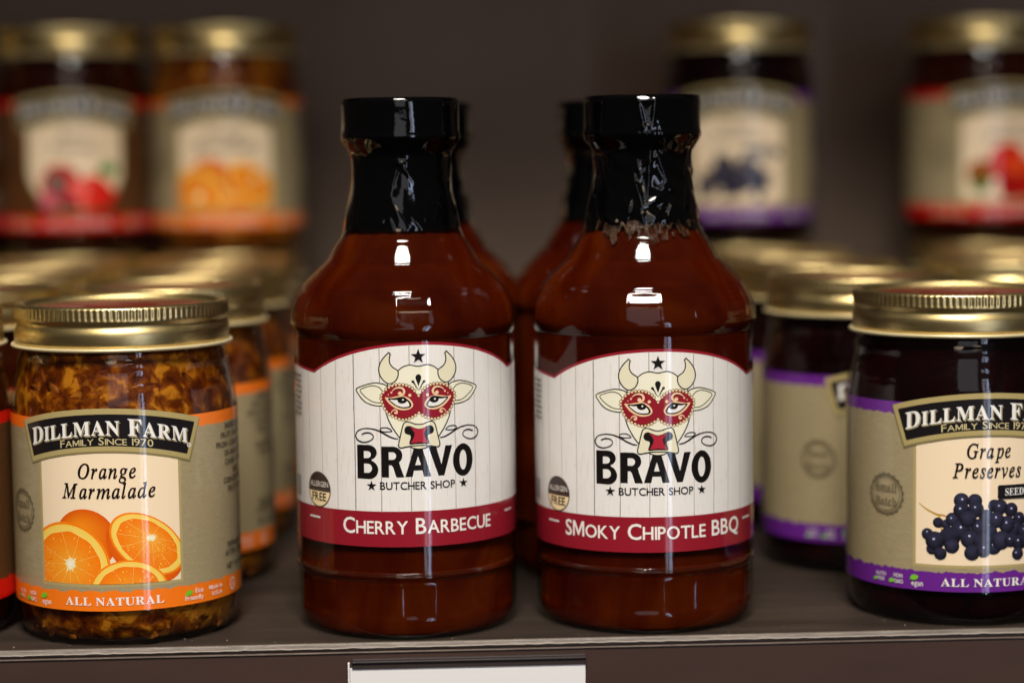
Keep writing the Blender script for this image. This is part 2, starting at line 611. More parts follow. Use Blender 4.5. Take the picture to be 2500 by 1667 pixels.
def letters(a):
    """BRAVO in heavy grotesque capitals"""
    def arc(cx, cy, rx, ry, a0, a1, n=12):
        return [(cx + rx * math.cos(R_(t)), cy + ry * math.sin(R_(t))) for t in np.linspace(a0, a1, n)]
    # B
    x0, x1, b, t = -20.1, -13.1, 48.6, 59.3
    mid = b + (t - b) * 0.54
    a.poly([(x0, b), (x0, t)] + arc(x1 - 3.1, (t + mid) / 2 + .1, 2.7, (t - mid) / 2 - .05, 90, -70) + arc(x1 - 3.0, (b + mid) / 2, 3.0, (mid - b) / 2 + .12, 70, -90)[0:], BLK,
           holes=[[(x0 + 2.3, mid + .75), (x0 + 2.3, t - 1.9)] + arc(x0 + 3.5, (t + mid) / 2 - .55, 1.15, (t - mid) / 2 - 1.35, 90, -90, 8),
                  [(x0 + 2.3, b + 1.9), (x0 + 2.3, mid - 1.0)] + arc(x0 + 3.6, (b + mid) / 2 + .45, 1.35, (mid - b) / 2 - 1.45, 90, -90, 8)])
    # R
    x0, x1, b, t = -12.0, -5.0, 49.1, 58.9
    mid = b + (t - b) * 0.42
    a.poly([(x0, b), (x0, t)] + arc(x1 - 3.4, (t + mid) / 2, 3.0, (t - mid) / 2, 90, -50) + [(x1 - 1.1, mid - .7), (x1 + .1, b), (x1 - 2.4, b), (x1 - 3.4, mid - .9), (x1 - 3.9, mid - .25), (x0 + 2.3, mid - .25), (x0 + 2.3, b)], BLK, up=False,
           holes=[[(x0 + 2.3, mid + 1.5), (x0 + 2.3, t - 1.8)] + arc(x0 + 3.5, (t + mid) / 2 - .15, 1.15, (t - mid) / 2 - 1.65, 90, -90, 8)])
    # A
    b, t = 49.2, 58.6
    c = -.5
    a.poly([(-4.6, b), (-1.7, t), (c, t), (c, b + 6.6), (-1.4, b + 3.7), (c, b + 3.7), (c, b + 2.0), (-1.85, b + 2.0), (-2.3, b)], BLK, up=False)
    a.poly([(3.6, b), (.8, t), (c, t), (c, b + 6.6), (.4, b + 3.7), (c, b + 3.7), (c, b + 2.0), (.8, b + 2.0), (1.25, b)], BLK, up=False)
    # V
    a.poly([(2.8, t), (5.3, t), (7.0, b + 3.6), (6.95, b), (6.0, b)], BLK, up=False)
    a.poly([(7.0, b + 3.6), (8.4, t + .1), (10.7, t + .1), (7.9, b), (6.95, b)], BLK, up=False)
    # O
    cx, cy = 14.55, 53.7
    o = [(cx + 3.65 * math.cos(q), cy + 5.2 * math.sin(q)) for q in np.linspace(0, 2 * math.pi, 40, endpoint=False)]
    i = [(cx + 1.3 * math.cos(q), cy + 3.15 * math.sin(q)) for q in np.linspace(0, 2 * math.pi, 30, endpoint=False)]
    a.poly(o, BLK, holes=[i], up=False)


def sauce_label(runs, extent):
    a = Art(); a.ew = EW
    def top(u):
        s = abs(u)
        if s <= 37.4: return 82.0 + 9.6 * (1 - (s / 37.4) ** 2.15)
        return 82.0 + min(1.4, (s - 37.4) * 0.11)
    us = np.arange(-102, 102.01, 1.7)
    us = np.sort(np.r_[us, [-37.4, 37.4]])
    outline = [(u, top(u)) for u in us]
    def sheet(lo, f, col, mt):
        a.add([q for i in range(len(us) - 1) for q in ([(us[i], f(us[i])), (us[i], lo), (us[i + 1], lo)], [(us[i], f(us[i])), (us[i + 1], lo), (us[i + 1], f(us[i + 1]))])], col, mt)
    sheet(27, top, CRIM, 0)
    sheet(38.3, lambda u: top(u) - 0.95, WHT, 1)
    # plank joints
    for u, w, k in ((-46, .16, .5), (-41, .14, .45), (-34.2, .16, .6), (-27.6, .14, .5), (-20.9, .26, .25), (-12.2, .2, .35), (-2.8, .2, .45), (2.7, .12, .6),
                    (11.8, .2, .35), (19.2, .17, .4), (25.6, .14, .55), (32.5, .13, .6), (41, .15, .5), (52, .2, .4), (63, .2, .4), (75, .2, .4), (-58, .2, .4), (-70, .2, .4), (-84, .2, .4)):
        a.stroke([(u, 38.4), (u + .1, 55), (u - .05, 70), (u, top(u) - 1.05)], w, tuple(c * k for c in (0.5, 0.42, 0.38)), up=False, smooth=2)
    rr = random.Random(3)
    for _ in range(60):
        u = rr.uniform(-60, 60); v = rr.uniform(41, 80)
        if rr.random() < .35 and v < top(u) - 3:
            a.circle(u, v, rr.uniform(.08, .16), (0.35, .28, .24), 6, up=False)
    a.lay += 1
    for _ in range(34):
        u = rr.uniform(-50, 50); v = rr.uniform(42, 76); l = rr.uniform(2, 9)
        a.stroke([(u, v), (u + rr.uniform(-.2, .2), v + l)], [0.02, rr.uniform(.15, .35), 0.02], (0.66, 0.55, 0.49), up=False, smooth=3)
    letters(a)
    # ---- horned head with a beaded mask
    for sd in (1, -1):
        ear = [(470, 600), (430, 555), (380, 537), (320, 527), (260, 535), (200, 550), (140, 572), (110, 592), (110, 615), (130, 650), (160, 700), (200, 745), (250, 775), (310, 795), (370, 803), (440, 800)]
        a.poly(ems(catmull(ear, 3), sd), CRM2, up=(sd == 1))
    for sd in (1, -1):
        a.stroke(ems(ear, sd), .32, BLK, up=(sd == 1))
        a.stroke(ems([(395, 622), (360, 582), (310, 562), (260, 562), (200, 578), (150, 608), (180, 660), (230, 710), (280, 745), (330, 762), (385, 766)], sd), .26, BLK, up=False)
    half = [(818, 348), (780, 343), (740, 333), (700, 332), (650, 345), (610, 368), (575, 398), (500, 470), (455, 545), (450, 600), (430, 700), (430, 860), (437, 905), (455, 955), (480, 1015), (520, 1090), (570, 1165), (640, 1230), (818, 1250)]
    full = ems(half) + ems(half, -1)[::-1][1:-1]
    a.poly(full, CRM2)
    a.stroke(ems(half[:7]) [::-1] + ems(half[:7], -1)[1:], .32, BLK)
    for sd in (1, -1):
        a.stroke(ems([(437, 890), (455, 955), (480, 1015), (520, 1090), (570, 1165), (592, 1190)], sd), .34, BLK, up=False)
        a.stroke(ems([(455, 545), (458, 600)], sd), .34, BLK, up=False)
    for sd in (1, -1):
        horn = [(478, 178), (440, 210), (400, 258), (372, 312), (361, 372), (370, 430), (395, 480), (428, 518), (462, 540), (495, 543), (530, 528), (560, 498), (580, 450), (580, 402), (560, 378), (522, 352), (497, 320), (484, 280), (485, 235), (492, 200)]
        a.poly(ems(catmull(horn, 3, True), sd), CRM, up=(sd == 1))
    for sd in (1, -1):
        a.stroke(ems(horn, sd), .34, BLK, closed=True, up=(sd == 1))
        a.stroke(ems([(462, 160), (480, 182), (510, 205)], sd), [.04, .25, .04], BLK, up=False, smooth=3)
    beads = [(770, 635), (745, 607), (712, 585), (675, 569), (636, 560), (595, 557), (553, 558), (512, 567), (473, 584), (437, 610), (407, 642), (385, 674), (381, 713), (390, 753), (403, 793), (420, 834), (442, 871), (472, 902), (506, 927), (545, 947), (585, 966), (625, 974), (665, 973), (705, 962), (741, 947), (777, 925)]
    mk = [(818, 695), (790, 665)] + beads + [(818, 898)]
    a.poly(ems(mk) + ems(mk, -1)[::-1][1:-1], CRIM)
    allb = [em(p, sd) for p in beads for sd in (1, -1)] + [em((818, 695)), em((818, 898))]
    a.lay += 1
    for x, y in allb: a.circle(x, y, .56, BLK, 12, up=False)
    a.lay += 1
    for x, y in allb: a.circle(x, y, .40, BEAD, 12, up=False)
    # forehead ornament
    a.poly(ems([(818, 585), (795, 520), (784, 490), (784, 468), (798, 447), (818, 441), (838, 447), (852, 468), (852, 490), (841, 520)]), BLK)
    for sd in (1, -1):
        a.poly(ems([(808, 612), (752, 545), (734, 536), (735, 518), (750, 511), (766, 516), (770, 535)], sd), BLK, up=False)
        a.stroke(ems([(778, 585), (818, 628)], sd), .16, BLK, up=False, smooth=0)
    # eyes
    for layer in range(5):
        for sd in (1, -1):
            up = sd == 1
            if layer == 0:
                e0 = [(425, 702), (470, 707), (530, 700), (600, 690), (660, 700), (715, 735), (750, 790), (737, 832), (690, 856), (620, 861), (550, 838), (490, 795), (450, 748)]
                a.poly(ems(catmull(e0, 3, True), sd), BEAD, up=up)
                a.stroke(ems([(505, 640), (520, 620), (548, 600), (590, 592), (630, 605), (648, 640), (635, 672), (605, 682), (580, 668)], sd), [.05, .3, .5, .62, .5, .3], BEAD, up=False)
                a.circle(*em((598, 662), sd), .62, BEAD, 12, up=False)
                a.circle(*em((713, 687), sd), .5, BEAD, 12, up=False)
                a.circle(*em((500, 648), sd), .32, BEAD, 10, up=False)
                a.circle(*em((465, 671), sd), .2, BEAD, 8, up=False)
                a.stroke(ems([(494, 897), (505, 868), (535, 852), (560, 868), (560, 893), (540, 900)], sd), [.1, .3, .4, .3], BEAD, up=False)
                a.circle(*em((541, 888), sd), .36, BEAD, 8, up=False)
            if layer == 1:
                e1 = [(460, 716), (530, 715), (600, 705), (655, 716), (702, 750), (730, 795), (717, 830), (665, 842), (600, 835), (540, 806), (488, 760)]
                a.poly(ems(catmull(e1, 3, True), sd), BLK, up=up)
                a.stroke(ems([(520, 640), (548, 618), (590, 610), (620, 625), (628, 650)], sd), [.05, .16, .2, .16, .05], BLK, up=False)
            if layer == 2:
                e2 = [(482, 732), (540, 738), (620, 735), (675, 752), (703, 790), (700, 818), (650, 824), (600, 818), (545, 792)]
                a.poly(ems(catmull(e2, 3, True), sd), WHT, up=up)
            if layer == 3:
                a.circle(*em((623 if sd == 1 else 633, 742), sd), 1.5, BLK, 18, ry=1.1, up=up)
            if layer == 4:
                a.circle(*(lambda q: (q[0] + .1, q[1]))(em((628, 738), sd)), .34, WHT, 8, ry=.26, up=up)
    # muzzle
    mz = [(818, 1036), (770, 1030), (710, 1008), (665, 1001), (638, 1018), (622, 1055), (608, 1110), (592, 1180), (576, 1250), (574, 1288), (596, 1308), (650, 1300), (730, 1289), (818, 1287)]
    chin = [(706, 1294), (740, 1314), (780, 1325), (818, 1328)]
    a.poly(ems(chin) + ems(chin, -1)[::-1][1:], CRM)
    a.stroke(ems(chin) + ems(chin, -1)[::-1][1:], .3, BLK)
    mzl = ems(mz) + ems(mz, -1)[::-1][1:-1]
    a.poly(mzl, CRM)
    a.stroke(mzl, .32, BLK, closed=True)
    ns = [(818, 1088), (770, 1078), (720, 1055), (680, 1050), (652, 1070), (642, 1105), (655, 1140), (690, 1155), (712, 1165), (714, 1195), (702, 1235), (698, 1262), (718, 1274), (760, 1270), (818, 1268)]
    a.poly(ems(catmull(ns, 3)) + ems(catmull(ns, 3), -1)[::-1][1:-1], BLK)
    ri = [(818, 1096), (770, 1087), (708, 1064), (740, 1098), (764, 1140), (758, 1178), (738, 1215), (712, 1254), (760, 1252), (818, 1247)]
    a.poly(ems(ri) + ems(ri, -1)[::-1][1:-1], (0.40, 0.018, 0.036))
    for sd in (1, -1):
        a.stroke(ems([(572, 1198), (520, 1190), (460, 1162), (400, 1125), (330, 1086), (260, 1066), (190, 1062), (130, 1080), (99, 1122), (99, 1168), (130, 1208), (185, 1226), (245, 1212), (284, 1182), (284, 1146), (255, 1120), (205, 1114), (160, 1132)], sd),
                 [.22, .34, .40, .42, .38, .30, .28, .28, .34, .38, .40, .34, .28, .28, .30, .34, .38, .34], BLK, up=False)
        a.stroke(ems([(502, 1106), (460, 1110), (410, 1108), (374, 1096), (368, 1072), (398, 1060), (440, 1062), (478, 1080), (500, 1104)], sd), .26, BLK, up=False)
    star(a, 0.05, 87.1, 2.45, BLK, up=False)
    # writing
    a.lay += 1
    a.text('BUTCHER SHOP', -12.6, 11.5, 45.3, 2.35, BLK, bold=0.012, up=False)
    star(a, -15.4, 46.4, 1.7, BLK, up=False)
    star(a, 14.5, 46.4, 1.6, BLK, up=False)
    a.text(runs, extent[0], extent[1], 31.2, 4.9, (0.82, 0.77, 0.72), bold=0.012, up=False)
    for u in (-38.5, 36.7):
        a.poly([(u - 2.9, 34.6), (u + 2.9, 34.6), (u + 2.9, 35.2), (u - 2.9, 35.2)], (0.78, 0.72, 0.68), up=False)
    # round badge over the band
    cx, cy, rb = -36.2, 43.9, 5.7
    a.circle(cx, cy, rb, C(60, 48, 42), 40)
    ring = [(cx + (rb - .35) * math.cos(q), cy + (rb - .35) * math.sin(q)) for q in np.linspace(math.pi + .12, 2 * math.pi - .12, 24)]
    a.fan(cx, cy - 1.5, ring, C(232, 206, 160), C(232, 206, 160))
    up_ = [(cx + (rb - .35) * math.cos(q), cy + .0 + (rb - .35) * math.sin(q)) for q in np.linspace(.05, math.pi - .05, 24)]
    a.fan(cx, cy + 1.5, up_, C(48, 36, 32), C(48, 36, 32), 0, False)
    a.text('ALLERGEN', cx - 4.6, cx + 4.6, cy + .9, 1.7, C(200, 190, 180), bold=0.012)
    a.text('FREE', cx - 3.6, cx + 3.6, cy - 3.6, 2.5, BLK, bold=0.03, up=False)
    # fine print column and side marks far round the left side
    for i, w in enumerate((8, 7, 8.5, 6.5, 8, 7.4, 6, 8.2)):
        x = -46.5
        xx = x - w
        while xx < x - .6:
            l = rr.uniform(.7, 2.1)
            a.stroke([(xx, 79.5 - i * 1.75), (min(xx + l, x), 79.5 - i * 1.75)], .75, C(120, 112, 104), up=False, smooth=0)
            xx += l + .45
    a.poly([(-54, 40.5), (-48.5, 40.5), (-48.5, 47), (-54, 47)], C(150, 148, 150), up=False)
    return a.mesh('label', 0.03605)


# ---- jar labels
def jar_label(accent, body, text_dark, kind, names):
    a = Art()
    KH = C(164, 148, 98); DK = C(26, 22, 24, 1.0); PAN = (0.87, 0.70, 0.48); INK = C(30, 18, 14, 1.0)
    rr = random.Random(hash(kind) % 97 if False else {'orange': 5, 'grape': 6, 'berry': 8, 'tomato': 9}[kind])
    a.poly([(-100, 12), (100, 12), (100, 72.4), (-100, 72.4)], accent)
    n = 260
    lo = []; hi = []
    for i in range(n + 1):
        u = -100 + 200 * i / n
        lo.append((u, 18.3 + rr.uniform(-.35, .35) + .25 * math.sin(u * .9)))
        hi.append((u, 68.5 + rr.uniform(-.25, .25) + .2 * math.sin(u * 1.3)))
    a.add([q for i in range(n) for q in ([hi[i], lo[i], lo[i + 1]], [hi[i], lo[i + 1], hi[i + 1]])], body, 2)
    round_panel = kind == 'berry'
    if round_panel:
        def shield(g): return [(-22.5 - g, 64)] + [(-22.5 - g, 42)] + [((22.5 + g) * math.cos(t), 41 + (19.5 + g) * math.sin(t)) for t in np.linspace(math.pi, 2 * math.pi, 30)][1:-1] + [(22.5 + g, 42), (22.5 + g, 64)]
        a.poly(shield(1), KH); a.poly(shield(0), PAN)
    else:
        a.poly([(-23.8, 19.7), (23.8, 19.7), (23.8, 64), (-23.8, 64)], KH)
        a.poly([(-22.9, 20.6), (22.9, 20.6), (22.9, 64), (-22.9, 64)], PAN)
    k0 = len(a.T)
    if kind == 'orange':
        OR = C(238, 118, 14, 1.2); OD = C(205, 80, 8); PI = C(255, 226, 150, 1.1); PU = C(232, 110, 10, 1.2); PU2 = C(246, 150, 40, 1.2)

        def q(x, y): return (0.0462 * (x - 730) - 7e-6 * (x - 730) ** 2, 21.0 + (890 - y) * .0470)

        def ell(cx, cy, rx, ry, rot, n=44, wob=0.0):
            c, s_ = math.cos(rot), math.sin(rot); out = []
            for t in np.linspace(0, 2 * math.pi, n, endpoint=False):
                k = 1 + wob * math.sin(11 * t) + wob * .6 * math.sin(7 * t + 1)
                X, Y = rx * k * math.cos(t), ry * k * math.sin(t)
                out.append((cx + X * c - Y * s_, cy + X * s_ + Y * c))
            return out

        def slice_(cx, cy, rx, ry, rot, core, seed):
            r2 = random.Random(seed)
            a.fan(cx, cy, ell(cx, cy, rx, ry, rot), OR, OR)
            a.fan(cx, cy, ell(cx, cy, rx * .945, ry * .945, rot), PI, C(252, 190, 80, 1.15))
            a.fan(*core, ell(cx, cy, rx * .80, ry * .80, rot, 66, .012), PU2, PU)
            c, s_ = math.cos(rot), math.sin(rot)
            ns = 10
            a.lay += 1
            for k in range(ns):
                t = 2 * math.pi * (k + r2.uniform(-.15, .15)) / ns + .3
                X, Y = rx * .80 * math.cos(t), ry * .80 * math.sin(t)
                ex, ey = cx + X * c - Y * s_, cy + X * s_ + Y * c
                a.stroke([core, ((core[0] + ex) / 2 + r2.uniform(-.3, .3), (core[1] + ey) / 2 + r2.uniform(-.2, .2)), (ex, ey)], [.26, .10, .13], C(252, 178, 90, 1.1), up=False)
            for k in range(130):
                t = r2.uniform(0, 2 * math.pi); f = r2.uniform(.22, .74)
                X, Y = rx * f * math.cos(t), ry * f * math.sin(t)
                ex, ey = cx + X * c - Y * s_, cy + X * s_ + Y * c
                dx, dy = (ex - core[0]) * .10, (ey - core[1]) * .10
                a.stroke([(ex, ey), (ex + dx, ey + dy)], [.02, r2.uniform(.2, .6), .02], r2.choice([C(252, 172, 66, 1.15), C(232, 108, 12, 1.15)]), up=(k == 0), smooth=2)
            st = []
            for k in range(26):
                t = 2 * math.pi * k / 26; rad = (r2.uniform(.11, .21) if k % 2 else r2.uniform(.08, .12))
                st.append((core[0] + rx * rad * math.cos(t), core[1] + ry * rad * 1.05 * math.sin(t)))
            a.fan(*core, st, C(255, 244, 214, 1.2), C(252, 210, 140, 1.1))
        # whole fruit at the back
        wc = q(575, 600)
        a.fan(wc[0] - 2, wc[1] + 4, ell(wc[0], wc[1], 10.2, 9.6, -.35), C(246, 132, 22, 1.2), OD)
        c1 = q(440, 800); slice_(c1[0] - .6, c1[1] - .8, 15.3, 15.8, -.45, q(470, 765), 1)
        c2 = q(1010, 625)
        a.fan(c2[0] - .5, c2[1] - 3.0, ell(c2[0] - .8, c2[1] - 2.6, 13.6, 8.6, -.62), OR, OD)
        slice_(c2[0], c2[1] - .6, 13.4, 8.2, -.62, q(1035, 600), 2)
        c3 = q(870, 960); slice_(c3[0], c3[1], 12.6, 10.4, -.05, (c3[0], c3[1] - 1), 3)
    elif kind == 'grape':
        def q(x, y): return (-14.9 + (x - 1130) * .0483, 42.85 - (y - 410) * .0508)
        stem = [q(985, 462), q(1040, 500), q(1110, 530), q(1150, 533), q(1195, 552)]
        a.stroke(stem, [.25, .5, .7, .6, .5], C(170, 130, 30), up=True)
        a.stroke([q(1118, 532), q(1130, 570), q(1138, 625)], .5, C(190, 150, 40), up=False)
        G = [(1265, 435, 48), (1352, 438, 46), (1115, 580, 34), (1165, 588, 30), (1210, 555, 44), (1480, 470, 40), (1600, 500, 46), (1660, 560, 44), (1430, 540, 48), (1520, 480, 50),
             (1265, 495, 50), (1360, 492, 50), (1620, 620, 52), (1700, 640, 46), (1740, 590, 42), (1570, 590, 55), (1495, 560, 52), (1450, 640, 50), (1262, 622, 62), (1385, 605, 56), (1308, 552, 52),
             (1045, 655, 38), (1190, 668, 66), (1075, 748, 36), (1205, 725, 46), (1320, 680, 56), (1095, 695, 60), (1130, 775, 40), (1480, 730, 48), (1530, 690, 60), (1405, 700, 62), (1335, 765, 48), (1410, 748, 46), (1600, 690, 46), (1660, 710, 50), (1720, 700, 46), (1650, 780, 40)]
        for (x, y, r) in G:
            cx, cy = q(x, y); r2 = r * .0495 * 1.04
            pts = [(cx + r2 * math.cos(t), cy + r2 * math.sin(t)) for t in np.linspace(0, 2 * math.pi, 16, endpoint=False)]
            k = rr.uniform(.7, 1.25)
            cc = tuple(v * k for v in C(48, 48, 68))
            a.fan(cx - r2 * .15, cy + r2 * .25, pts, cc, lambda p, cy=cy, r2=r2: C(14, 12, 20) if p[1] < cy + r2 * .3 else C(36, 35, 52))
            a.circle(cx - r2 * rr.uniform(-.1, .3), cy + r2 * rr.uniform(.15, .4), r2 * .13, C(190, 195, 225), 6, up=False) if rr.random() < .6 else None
    elif kind == 'berry':
        a.circle(-7, 33, 9.5, C(170, 25, 20), 24); a.circle(-9, 34, 4.5, C(110, 100, 90), 16)
        a.circle(-2, 27, 6.5, C(120, 20, 40), 20); a.circle(8, 29, 8.5, C(214, 50, 30), 24); a.circle(14, 28, 5, C(200, 30, 22), 20)
        a.circle(1, 31, 5, C(225, 90, 80), 20); a.circle(-13, 26, 4, C(200, 90, 110), 18)
        a.circle(15.5, 40, 5, C(50, 130, 50), 18, ry=3)
    elif kind == 'tomato':
        a.circle(-1, 38, 9.5, C(196, 38, 12), 24); a.circle(10, 30, 10, C(178, 20, 8), 24); a.circle(1, 27, 7, C(150, 14, 8), 20)
        a.circle(-14, 33, 6.5, C(150, 75, 24), 18); a.circle(-14, 28, 4.2, C(62, 96, 34), 16); a.circle(4, 36, 4, C(220, 80, 30), 16)
    if len(a.T) > k0:
        for ax, val, sg in ((0, -22.9, 1), (0, 22.9, -1), (1, 20.6, 1)) if not round_panel else ((0, -22.3, 1), (0, 22.3, -1), (1, 21.6, 1)):
            a.clip(k0, ax, val, sg)
    # arched banner
    def arch(c, e, h): return lambda u: c - (c - e) * (u / h) ** 2
    def band(ct, et, ht, cb, eb, hb, col):
        ft, fb = arch(ct, et, ht), arch(cb, eb, hb)
        A_ = [(u, ft(u)) for u in np.linspace(-ht, ht, 41)]; B_ = [(u, fb(u)) for u in np.linspace(-hb, hb, 41)]
        a.add([q for i in range(40) for q in ([A_[i], B_[i], B_[i + 1]], [A_[i], B_[i + 1], A_[i + 1]])], col)
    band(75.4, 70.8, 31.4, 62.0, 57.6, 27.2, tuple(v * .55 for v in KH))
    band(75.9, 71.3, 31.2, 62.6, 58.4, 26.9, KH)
    band(74.1, 70.0, 29.3, 64.1, 60.1, 26.2, DK)
    bl = lambda u: -3.7 * (u / 26.0) ** 2
    runs = [(serif('D'), 1.0), (serif('ILLMAN'), .84), (' ', 1.0), (serif('F'), 1.0), (serif('ARM'), .84)]
    a.text(runs, -26.2, 26.9, 67.15, 5.2, C(150, 138, 100), bold=.006, base=bl)
    a.text(runs, -26.6, 26.5, 67.6, 5.2, (0.82, 0.80, 0.76), bold=.006, base=bl)
    a.text([('F', 1.0), ('AMILY', .8), (' ', 1), ('S', 1.0), ('INCE', .8), (' ', 1), ('1970', .95)], -14.8, 14.9, 64.55, 2.35, C(190, 176, 130), bold=.004, base=lambda u: -3.2 * (u / 24.0) ** 2, up=False)
    a.circle(27.0, 61.7 + 1.2, .75, C(205, 200, 190), 14, up=False)
    a.text('R', None or 26.65, 27.35, 62.55, .8, DK)
    # names
    for (s_, u0, u1, v, cap) in names:
        a.text(italic(s_), u0, u1, v, cap, INK, bold=.018, up=False)
    if kind == 'grape':
        a.poly([(3.1, 42.4), (3.6, 41.9), (20.4, 41.9), (20.9, 42.4), (20.9, 45.9), (20.4, 46.4), (3.6, 46.4), (3.1, 45.9)], DK, up=False)
        a.text(serif('SEEDLESS'), 5.6, 18.6, 43.0, 2.3, (0.8, .78, .74))
    a.text(serif('ALL NATURAL'), -14.6, 17.0, 13.85, 2.5, (0.84, 0.80, 0.74), bold=.004)
    # small marks in the band
    GR = C(110, 180, 40)
    W2 = (0.8, .76, .70)
    def leaf(x, y, k=1): a.poly([(x, y), (x + .5 * k, y + 1.3 * k), (x + 1.6 * k, y + 1.7 * k), (x + 2.9 * k, y + 1.3 * k), (x + 2.6 * k, y + .3 * k), (x + 1.4 * k, y - .2 * k)], GR, up=False)
    leaf(-24.8, 15.3); a.text('egan', -24.2, -20.4, 13.4, 1.7, W2, bold=.01, up=False)
    leaf(-32.6, 13.6, .8); a.text('NON', -30.6, -27.4, 15.4, 1.25, W2, bold=.01, up=False); a.text('GMO', -30.4, -27.2, 13.5, 1.25, W2, bold=.01, up=False)
    leaf(-39.0, 13.6, .6); a.text('GLUTEN', -37.8, -33.6, 15.4, 1.1, W2, up=False); a.text('FREE', -37.4, -34.2, 13.7, 1.1, W2, up=False)
    leaf(24.2, 15.0); a.text('Eco', 28.0, 31.2, 15.5, 1.5, W2, bold=.01, up=False); a.text('Friendly', 24.2, 31.2, 13.4, 1.4, W2, bold=.01, up=False)
    a.text('Made in', 33.6, 40.0, 15.5, 1.4, W2, bold=.01, up=False); a.text('U.S.A', 35.0, 40.0, 13.4, 1.4, W2, bold=.01, up=False)
    a.stroke([(47 + 1.9 * math.cos(t), 15.2 + 1.9 * math.sin(t)) for t in np.linspace(0, 2 * math.pi, 16, endpoint=False)], .35, W2, closed=True, up=False, smooth=0)
    a.stroke([(46.5, 14.2), (47.1, 16.2), (47.6, 14.4)], .35, W2, up=False, smooth=0)
    # stamp on the left
    sx_, sy_ = -33.9, 42.2
    ST = tuple(v * .42 for v in body)
    st = []
    for k in range(80):
        t = 2 * math.pi * k / 80
        r_ = 6.6 + .42 * (1 if math.sin(t * 20) > 0 else 0)
        st.append((sx_ + r_ * math.cos(t), sy_ + r_ * math.sin(t)))
    a.poly(st, ST, holes=[[(sx_ + 6.05 * math.cos(t), sy_ + 6.05 * math.sin(t)) for t in np.linspace(0, 2 * math.pi, 60, endpoint=False)]], up=False)
    a.stroke([(sx_ + 5.4 * math.cos(t), sy_ + 5.4 * math.sin(t)) for t in np.linspace(0, 2 * math.pi, 40, endpoint=False)], .22, ST, closed=True, up=False, smooth=0)
    a.text(serif('Small'), sx_ - 4.2, sx_ + 4.2, sy_ + .8, 2.7, ST, bold=.004, up=False)
    a.text(serif('Batch'), sx_ - 4.3, sx_ + 4.3, sy_ - 3.7, 2.7, ST, bold=.004, up=False)
    # ingredients on the right
    for i, s_ in enumerate(('INGREDIENTS:', 'FRUIT (ORANGES)' if kind == 'orange' else 'FRUIT', 'FROM CONCENTRATE', 'ORANGE JUICE', 'CANE SUGAR,', 'AND', 'CONCENTRATE', 'FRUIT ACID')):
        if kind != 'orange' and i in (1, 3): continue
        a.text(s_, 0, None, 66.2 - i * 2.95, 1.75, text_dark, bold=.016, uc=52.0, up=False)
    a.text('REFRIGERATE', 0, None, 27.6, 1.75, text_dark, bold=.016, uc=52, up=False)
    a.text('AFTER OPENING', 0, None, 24.9, 1.75, text_dark, bold=.016, uc=52, up=False)
    a.text('NET WT 14 OZ', 0, None, 20.6, 1.75, text_dark, bold=.016, uc=52, up=False)
    return a.mesh('label', 0.03665)


# ---- sauce bottle
BOT = [(31.5, 0), (33.4, .25), (34.6, 1.2), (35.5, 3.6), (35.85, 7), (35.9, 12), (35.9, 17.5), (35.95, 19), (36.6, 20.4), (35.95, 21.9), (35.9, 24), (35.9, 60), (35.9, 92), (36.0, 95.4), (36.6, 97),
       (37.0, 98.8), (37.05, 101), (36.5, 104), (35.3, 106.8), (33.1, 110.3), (30.5, 112.9), (27.8, 115.6), (24.3, 119.4), (21.6, 123.4), (19.8, 127.4), (18.4, 131.5), (17.0, 137), (15.9, 146), (15.7, 158)]


def bottle_disp(th, z):
    z = z * 1000
    d = np.zeros_like(th)
    def win(z, a, b, s): return 1 / (1 + math.exp(-(z - a) / s)) * 1 / (1 + math.exp((z - b) / s))
    f = win(z, 7.5, 17.6, .25) + win(z, 100.2, 108.6, .25)
    s = 2 * math.pi / 20
    t = (th + R_(3.4)) % s - s / 2
    r = 36.0
    d += f * (r * math.cos(s / 2) / np.cos(t) - r) * 1.0
    d += f * .16 * np.exp(-(((s / 2 - np.abs(t)) * r / .42) ** 2))
    # creases between the terraces of the shoulder
    for c, dep in ((109.6, .22), (118.4, .22), (125.6, .12), (99.6, .16), (18.8, .16)):
        d -= dep * math.exp(-((z - c) / .45) ** 2)
    # gentle bulge of every terrace
    for a_, b_ in ((110, 118.2), (118.6, 126.4)):
        if a_ < z < b_: d += (.55 if a_ > 115 else .30) * math.sin(math.pi * (z - a_) / (b_ - a_)) ** 1.0
    return d / 1000


def seal_profile():
    return profile([(19.0, 128.9), (18.95, 129.6), (18.5, 132.7), (17.5, 137.5), (16.5, 143), (16.2, 147.5), (16.3, 152.6), (17.2, 154.8), (18.5, 156.8), (19.4, 158.6), (19.25, 159.8), (19.15, 161), (19.1, 166), (19.1, 169.6), (18.8, 170.8), (18.2, 171.3), (16.5, 171.35), (8, 171.3), (.6, 171.2)], .55)


def fold(th, z, cx, cz, ang, length, width, amp):
    """one raised crease: position (radians, mm), direction angle, size"""
    x = ((th - cx + math.pi) % (2 * math.pi) - math.pi) * 17.0
    y = z - cz
    c, s = math.cos(ang), math.sin(ang)
    a = x * c + y * s; b = -x * s + y * c
    return amp * np.exp(-(a / length) ** 2) * np.exp(-np.abs(b / width) ** 1.3)


